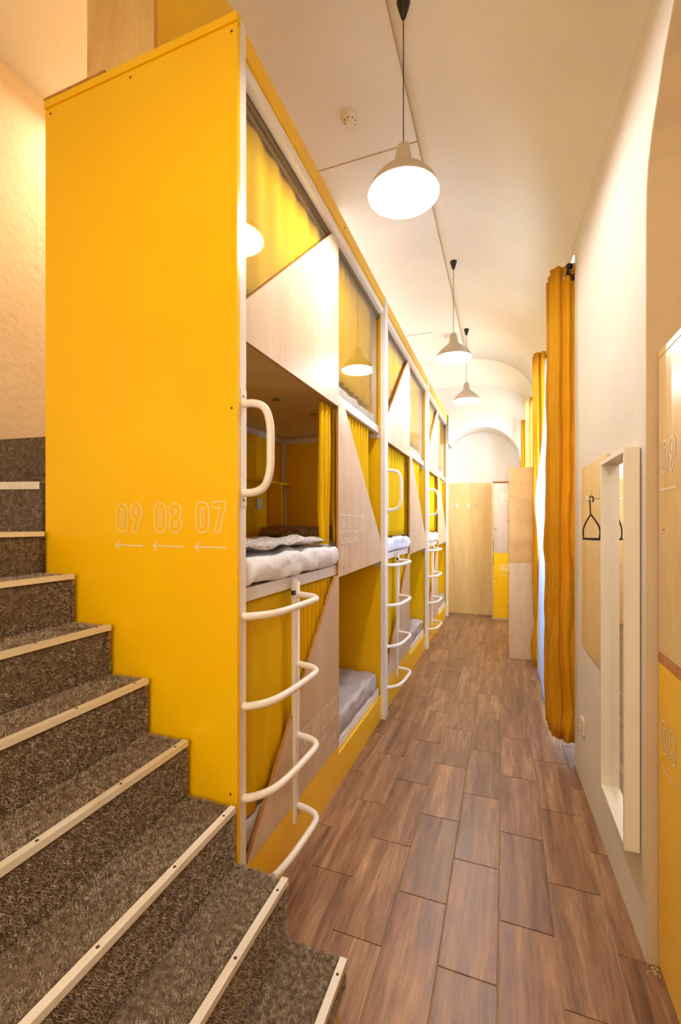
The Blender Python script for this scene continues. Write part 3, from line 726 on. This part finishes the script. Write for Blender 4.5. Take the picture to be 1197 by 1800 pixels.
# ================================================================== CEILING FITTINGS
def detector(x, y, label):
    R = thing('smoke_detector', label, 'smoke detector', (x, y, ZC), 'smoke detectors on the ceiling')
    MB().lathe([(.0005, -.012), (.05, -.012), (.054, -.006), (.054, 0)], (x, y, ZC), 32).build('base_plate', M['plastic'], R)
    MB().lathe([(.0005, -.05), (.02, -.05), (.03, -.044), (.034, -.034), (.044, -.026), (.046, -.013)], (x, y, ZC), 32).build('sensor_head', M['plastic'], R)
    for k in range(8):
        a = 2*PI*k/8; MB().box(x+.036*math.cos(a)-.003, x+.036*math.cos(a)+.003, y+.036*math.sin(a)-.003, y+.036*math.sin(a)+.003, ZC-.036, ZC-.026).build('vent', M['black'], R)
detector(-.923, 2.66, 'round white smoke detector on the ceiling left of the nearest lamp')
detector(-.729, 6.2, 'smoke detector far down the ceiling, beside the second lamp shade')

# ================================================================== MIRROR, RACK, SOCKET
def skew_x(y): return wx(y)
mr = thing('wall_mirror', 'tall mirror in a deep white box frame hung on the right wall', 'mirror', (.455, 2.17, .36))
y0, y1, z0, z1 = 1.95, 2.384, .358, 1.893; xf, xw = .429, .466
def sk(mb):   # follow the wall's slight angle
    mb.v = [(p[0]-(p[1]-1.95)*.004, p[1], p[2]) for p in mb.v]; return mb
t = .018
sk(MB().box(xf, xw+.014, y0, y0+t, z0, z1, .001)).build('frame_side', M['whitewood'], mr); sk(MB().box(xf, xw+.014, y1-t, y1, z0, z1, .001)).build('frame_side', M['whitewood'], mr)
sk(MB().box(xf, xw+.014, y0+t, y1-t, z1-t, z1, .001)).build('frame_top', M['whitewood'], mr); sk(MB().box(xf, xw+.014, y0+t, y1-t, z0, z0+t, .001)).build('frame_bottom', M['whitewood'], mr)
sk(MB().box(xw, xw+.003, y0+t, y1-t, z0+t, z1-t)).build('mirror_glass', M['mirror'], mr)
rk = thing('coat_rack', 'narrow plywood board with steel coat hooks beside the mirror', 'coat rack', (.455, 2.7, .88))
def sk2(mb): mb.v = [(p[0]+wx(p[1])-.447, p[1], p[2]) for p in mb.v]; return mb
sk2(MB().box(.434, .446, 2.40, 2.985, .877, 1.935, .001)).build('back_board', M['ply_warm'], rk)
for yy in (2.51, 2.725):
    h = sk2(MB().box(.429, .434, yy-.013, yy+.013, 1.725, 1.785, .001)).build('hook_plate', M['steel'], rk)
    sk2(MB().box(.366, .434, yy-.006, yy+.006, 1.722, 1.728).box(.366, .370, yy-.006, yy+.006, 1.728, 1.742)).build('hook', M['steel'], h)
# strap hanger with a bar, hung on a hook
hy = 2.512; hx = .408
hg = thing('strap_hanger', 'dark trapeze-shaped hanger strap hanging from a coat hook', 'hanger', (hx, hy, 1.52))
d = Vector((.72, -.69, 0))
P = lambda a, z: (hx+d.x*a, hy+d.y*a, z)
MB().tube(smooth_path([P(.012, 1.708), P(.012, 1.734), P(0, 1.738), P(-.006, 1.725), P(-.004, 1.69), P(0, 1.645)], 4), .0032, 8).build('hook_strap', M['iron'], hg)
MB().tube(smooth_path([P(0, 1.648), P(-.022, 1.615), P(-.038, 1.58), P(-.041, 1.55), P(-.037, 1.527)], 5), .0034, 8).build('side_strap', M['iron'], hg)
MB().tube(smooth_path([P(0, 1.648), P(.024, 1.618), P(.044, 1.585), P(.049, 1.555), P(.044, 1.525)], 5), .004, 8).build('side_strap', M['iron'], hg)
MB().tube([P(-.041, 1.525), P(.049, 1.525)], .006, 12).build('grip_bar', M['iron'], hg)
sw = thing('wall_socket', 'small cream socket low on the right wall between curtain and mirror', 'socket', (wx(3.0), 3.0, .38))
sk2(MB().box(.436, .4462, 2.96, 3.04, .34, .43, .002)).build('cover_plate', M['plastic'], sw)
sk2(MB().lathe([(.0005, -.001), (.02, -.001), (.022, -.004), (.024, -.004)], (.436, 3.0, .385), 20, 'x')).build('outlet', M['whitewood'], sw)

# ================================================================== WINDOW CURTAINS
def zig(xa, xb, ya, yb, n, rnd=.012):
    """tightly stacked folds: the cloth swings between xa and xb while moving from ya to yb"""
    pts = []
    for i in range(n):
        y = ya+(yb-ya)*i/n; dy = (yb-ya)/n
        e = random.uniform(-rnd, rnd); e2 = random.uniform(-rnd, rnd)
        A, B = (xb+e, xa+e2) if i % 2 == 0 else (xa+e2, xb+e)
        for k in range(14 if i == 0 else 8):
            tt = k/(14 if i == 0 else 8); s = tt if i == 0 else .5-.5*math.cos(PI*tt)
            pts.append((A+(B-A)*s, y+dy*tt+(.022*math.sin(PI*5*tt)*math.sin(PI*tt)-.01 if i == 0 else .012*math.sin(PI*3*tt)*.6)))
    return pts
def wcurtain(xa, xb, ya, yb, n, z0, z1, mat, label, name='curtain', rings=True, rod=None, flare=.05):
    R = thing(name, label, 'curtain', ((xa+xb)/2, (ya+yb)/2, z0))
    o = curtain(zig(xa, xb, ya, yb, n), z0, z1, 30, flare=flare, wob=.02, hemdrop=lambda t: .0).build('cloth', mat, R, fix=False); solid(o, .003)
    if rings:
        for i in range(n):
            y = ya+(yb-ya)*(i+.5)/n
            c = (rod[0], y-.004, rod[1]); pr = [(.016, -.003), (.028, -.003), (.028, .003), (.016, .003), (.016, -.003)]
            MB().lathe(pr, c, 20, 'y').build('eyelet', M['steel'], R)
    return R
RX, RZ = .402, 3.29
wcurtain(.300, .468, 3.335, 3.62, 7, .13, 3.36, M['curt'], 'long mustard curtain bunched at the near side of the first window', rod=(RX, RZ))
wcurtain(.285, .40, 4.93, 5.08, 4, .13, 3.36, M['curt'], 'second mustard curtain, at the far side of the first window beyond the sheer', rod=(RX, RZ), flare=-.05)
wcurtain(.27, .40, 6.38, 6.62, 4, .10, 3.30, M['palecurt'], 'cream curtain at the second window, above the far locker', rod=(.36, 3.24))
wcurtain(.25, .33, 7.50, 7.60, 2, .10, 3.24, M['curt'], 'thin strip of orange curtain farthest along the right wall', rod=(.36, 3.18))
# sheer
pts = wave(.365, .016, 3.66, 4.9, 14)
vv = []; ff = []; nz = 40; n = len(pts)
for k in range(nz+1):
    t = k/nz; z = 3.24+(.05-3.24)*t
    for i, (x, y) in enumerate(pts):
        bel = -.055*math.exp(-((z-1.85)/.42)**2)*(.6+.4*math.sin(y*3))-.03*math.sin(min(1, t*1.2)*PI/2)
        vv.append((x+bel+.05*(1-t)*.8+.008*fbm(y*5, z*2, 1), y+.12*(1-t)*(.5-i/n), z))
for k in range(nz):
    for i in range(n-1): ff.append((k*n+i, k*n+i+1, (k+1)*n+i+1, (k+1)*n+i))
o = MB().add(vv, ff, True).build('sheer_curtain', M['sheer'], fix=False); solid(o, .002); tag(o, 'white sheer curtain glowing blue-white between the two mustard curtains', 'curtain')
def rod(y0, y1, x, z, label, ball=.022):
    R = thing('curtain_rod', label, 'curtain rod', (x, (y0+y1)/2, z), 'curtain rods')
    MB().tube([(x, y0, z), (x, y1, z)], .0095, 12).build('pole', M['iron'], R)
    mb = MB().sphere((x, y0-.035, z), ball, 10); mb.lathe([(.006, 0), (.015, .006), (.008, .012), (.016, .02), (.0095, .03)], (x, y0-.02, z), 16, 'y'); mb.build('finial', M['iron'], R)
    for yb in (y0+.03, y1-.03):
        mb = MB().tube(smooth_path([(x, yb, z), (x+.03, yb, z-.035), (x+.07, yb, z-.02), (.84, yb, z-.02)], 4), .006, 8)
        mb.lathe([(.0005, 0), (.022, 0), (.024, .006), (.014, .008)], (.84, yb, z-.02), 16, 'x') ; mb.build('bracket', M['iron'], R)
        MB().sphere((x+.03, yb, z-.05), .012, 6).build('scroll_knob', M['iron'], R)
rod(3.275, 5.10, RX, RZ, 'black iron curtain rod with ball finial over the first window')
rod(6.3, 7.7, .36, 3.24, 'farther curtain rod over the second window')

# ================================================================== LOCKERS
def locker_near():
    x = .52; y0, y1 = .42, 1.885; R = thing('locker_cabinet', 'tall locker cabinet at the right edge, plywood doors above yellow doors', 'locker', (.7, 1.15, 0), 'plywood locker cabinets')
    e = .018; zt = 2.195; ym = 1.15
    mb = MB().box(x+.02, .90, y0, y0+e, 0, zt).box(x+.02, .90, y1-e, y1, 0, zt).box(x+.02, .90, y0+e, y1-e, 0, e).box(x+.02, .90, y0+e, y1-e, 1.115, 1.115+e).box(.89, .90, y0+e, y1-e, e, zt)
    mb.box(x+.02, .89, ym-.009, ym+.009, e, zt)
    mb.build('body', M['ply_warm'], R)
    MB().box(x+.001, .90, y0-.005, y1+.003, zt, zt+.022, .001).build('top_board', M['ply_warm'], R)
    MB().box(x, x+.02, y0, y1, 1.108, 1.142, .001).build('middle_rail', M['ply_edge'], R)
    MB().box(x+.018, x+.02, y1-.004, y1-.0001, 0, zt).build('edge_gap_shade', M['gap_shade'], R)  # dark strip stands for the shade behind the door edge
    F = (-1,0,0); Rt = (0,-1,0)
    for a, b, num in ((ym+.003, y1-.003, 0), (y0+.003, ym-.003, 1)):
        d1 = MB().box(x, x+.018, a, b, 1.145, zt-.004, .0015).build('door', M['ply_warm'], R, 'upper plywood door')
        d2 = MB().box(x, x+.018, a, b, .02, 1.105, .0015).build('door', M['yellow'], R, 'lower yellow door')
        top, low = (('09', '08'), ('07', '06'))[num]
        for d_, z, s in ((d1, 1.77, top), (d2, .80, low)):
            mb = print_num(MB(), s, .125, (x, b-.03, z), Rt, .006, F)
            print_mb(mb, [((.0, -.05), (.15, -.05))], (x, b-.03, z), Rt, .006, F)
            mb.build('number_print', M['print'], d_, fix=False)
            MB().lathe([(.0005, -.02), (.012, -.018), (.014, -.008), (.006, 0)], (x, a+.05, z-.28), 16, 'x').build('knob', M['steel'], d_)
    MB().lathe([(.0005, -.002), (.003, -.0015), (.004, 0)], (x, y1-.06, 1.58), 8, 'x').build('screw', M['screw'], R)
locker_near()
def locker_far():
    x0, x1, y0, y1 = .057, .43, 5.64, 6.2; R = thing('locker_cabinet', 'side of a tall plywood locker cabinet beyond the window, darker upper half', 'locker', (.25, 5.9, 0), 'plywood locker cabinets')
    MB().box(x0, x1, y0, y0+.02, 1.14, 2.27, .001).build('side_panel', M['ply_dark'], R, 'darker honey upper side panel')
    MB().box(x0, x1, y0, y0+.02, .0, 1.138, .001).build('side_panel', M['ply'], R, 'pale lower side panel')
    MB().box(x0+.02, x1, y0+.021, y1, 0, 2.26).build('body', M['ply_warm'], R)
    for a, b in ((y0+.022, 5.915), (5.921, y1)):
        for c, d_, m_ in ((.02, 1.13, 'yellow'), (1.14, 2.25, 'lam_grey')):
            D = MB().box(x0, x0+.018, a, b, c, d_, .001).build('door', M[m_], R)
            MB().lathe([(.0005, -.02), (.012, -.018), (.006, 0)], (x0, b-.04, c+.5), 12, 'x').build('knob', M['steel'], D)
locker_far()
def locker_end():
    y = 7.85; R = thing('locker_cabinet', 'narrow locker at the corridor end, greyed plywood door above yellow door', 'locker', (0, 8.0, 0), 'plywood locker cabinets')
    a, b = -.189, .255; e = .014
    MB().box(a, a+e, y, 8.235, 0, 2.30).box(b-e, b, y, 8.235, 0, 2.30).box(a+e, b-e, y+.019, 8.235, 0, 2.285).build('body', M['ply_warm'], R)
    MB().box(a, b, y-.001, 8.235, 2.301, 2.318).build('top_board', M['ply_edge'], R)
    MB().box(a+e, b-e, y-.001, y+.018, 1.112, 1.13).box(a+e, b-e, y-.001, y+.018, .0, .028).build('rail', M['ply'], R)
    xm = .062
    for xa, xb in ((a+e+.01, xm), (xm+.004, b-e)):
        up = MB().box(xa, xb, y, y+.018, 1.132, 2.285, .001).build('door', M['lam_grey'], R, 'upper greyed plywood door')
        lo = MB().box(xa, xb, y, y+.018, .03, 1.11, .001).build('door', M['yellow'], R, 'lower yellow door')
        for d_, z, s in ((up, 1.99, '09'), (lo, .80, '06')):
            if xa > 0: continue
            mb = print_num(MB(), s, .135, (xa+.10, y, z), (1,0,0), .008, (0,-1,0), res=.03); print_mb(mb, [((.0, -.05), (.13, -.05))], (xa+.10, y, z), (1,0,0), .006, (0,-1,0))
            mb.build('number_print', M['print'], d_, fix=False)
        MB().lathe([(.0005, -.02), (.012, -.018), (.006, 0)], (xa+.035, y, 1.52), 12, 'y').build('knob', M['steel'], up)
        MB().lathe([(.0005, -.02), (.012, -.018), (.006, 0)], (xa+.035, y, .69), 12, 'y').build('knob', M['steel'], lo)
        if xa > 0: MB().lathe([(.0005, -.03), (.012, -.028), (.006, 0)], (xa+.02, y, .36), 12, 'y').build('knob', M['steel'], lo)
    MB().box(a+e, a+e+.009, y+.001, y+.01, 1.14, 1.33).box(a+e, a+e+.009, y+.001, y+.01, .90, 1.10).build('door_gap_shade', M['gap_shade'], R)  # dark slips stand for the shade beside the doors
locker_end()
# plywood wall panel with three hooks at the end of the corridor
wp = thing('wall_panel', 'large plywood panel covering the lower end wall, with three small hooks', 'panel', (-.56, 8.19, 0))
MB().box(-.955, -.195, 8.17, 8.238, 0, 2.33, .001).build('board', M['ply_warm'], wp)
for x in (-.80, -.60, -.415):
    w_ = .022 if x < -.5 else .008
    h = MB().box(x-w_, x+w_, 8.160, 8.17, 1.87, 1.965, .002).build('hook', M['whitewood'] if x < -.5 else M['steel'], wp)
    MB().box(x-.004, x+.004, 8.13, 8.16, 1.885, 1.895).box(x-.004, x+.004, 8.13, 8.136, 1.895, 1.915).build('peg', M['steel'], h)
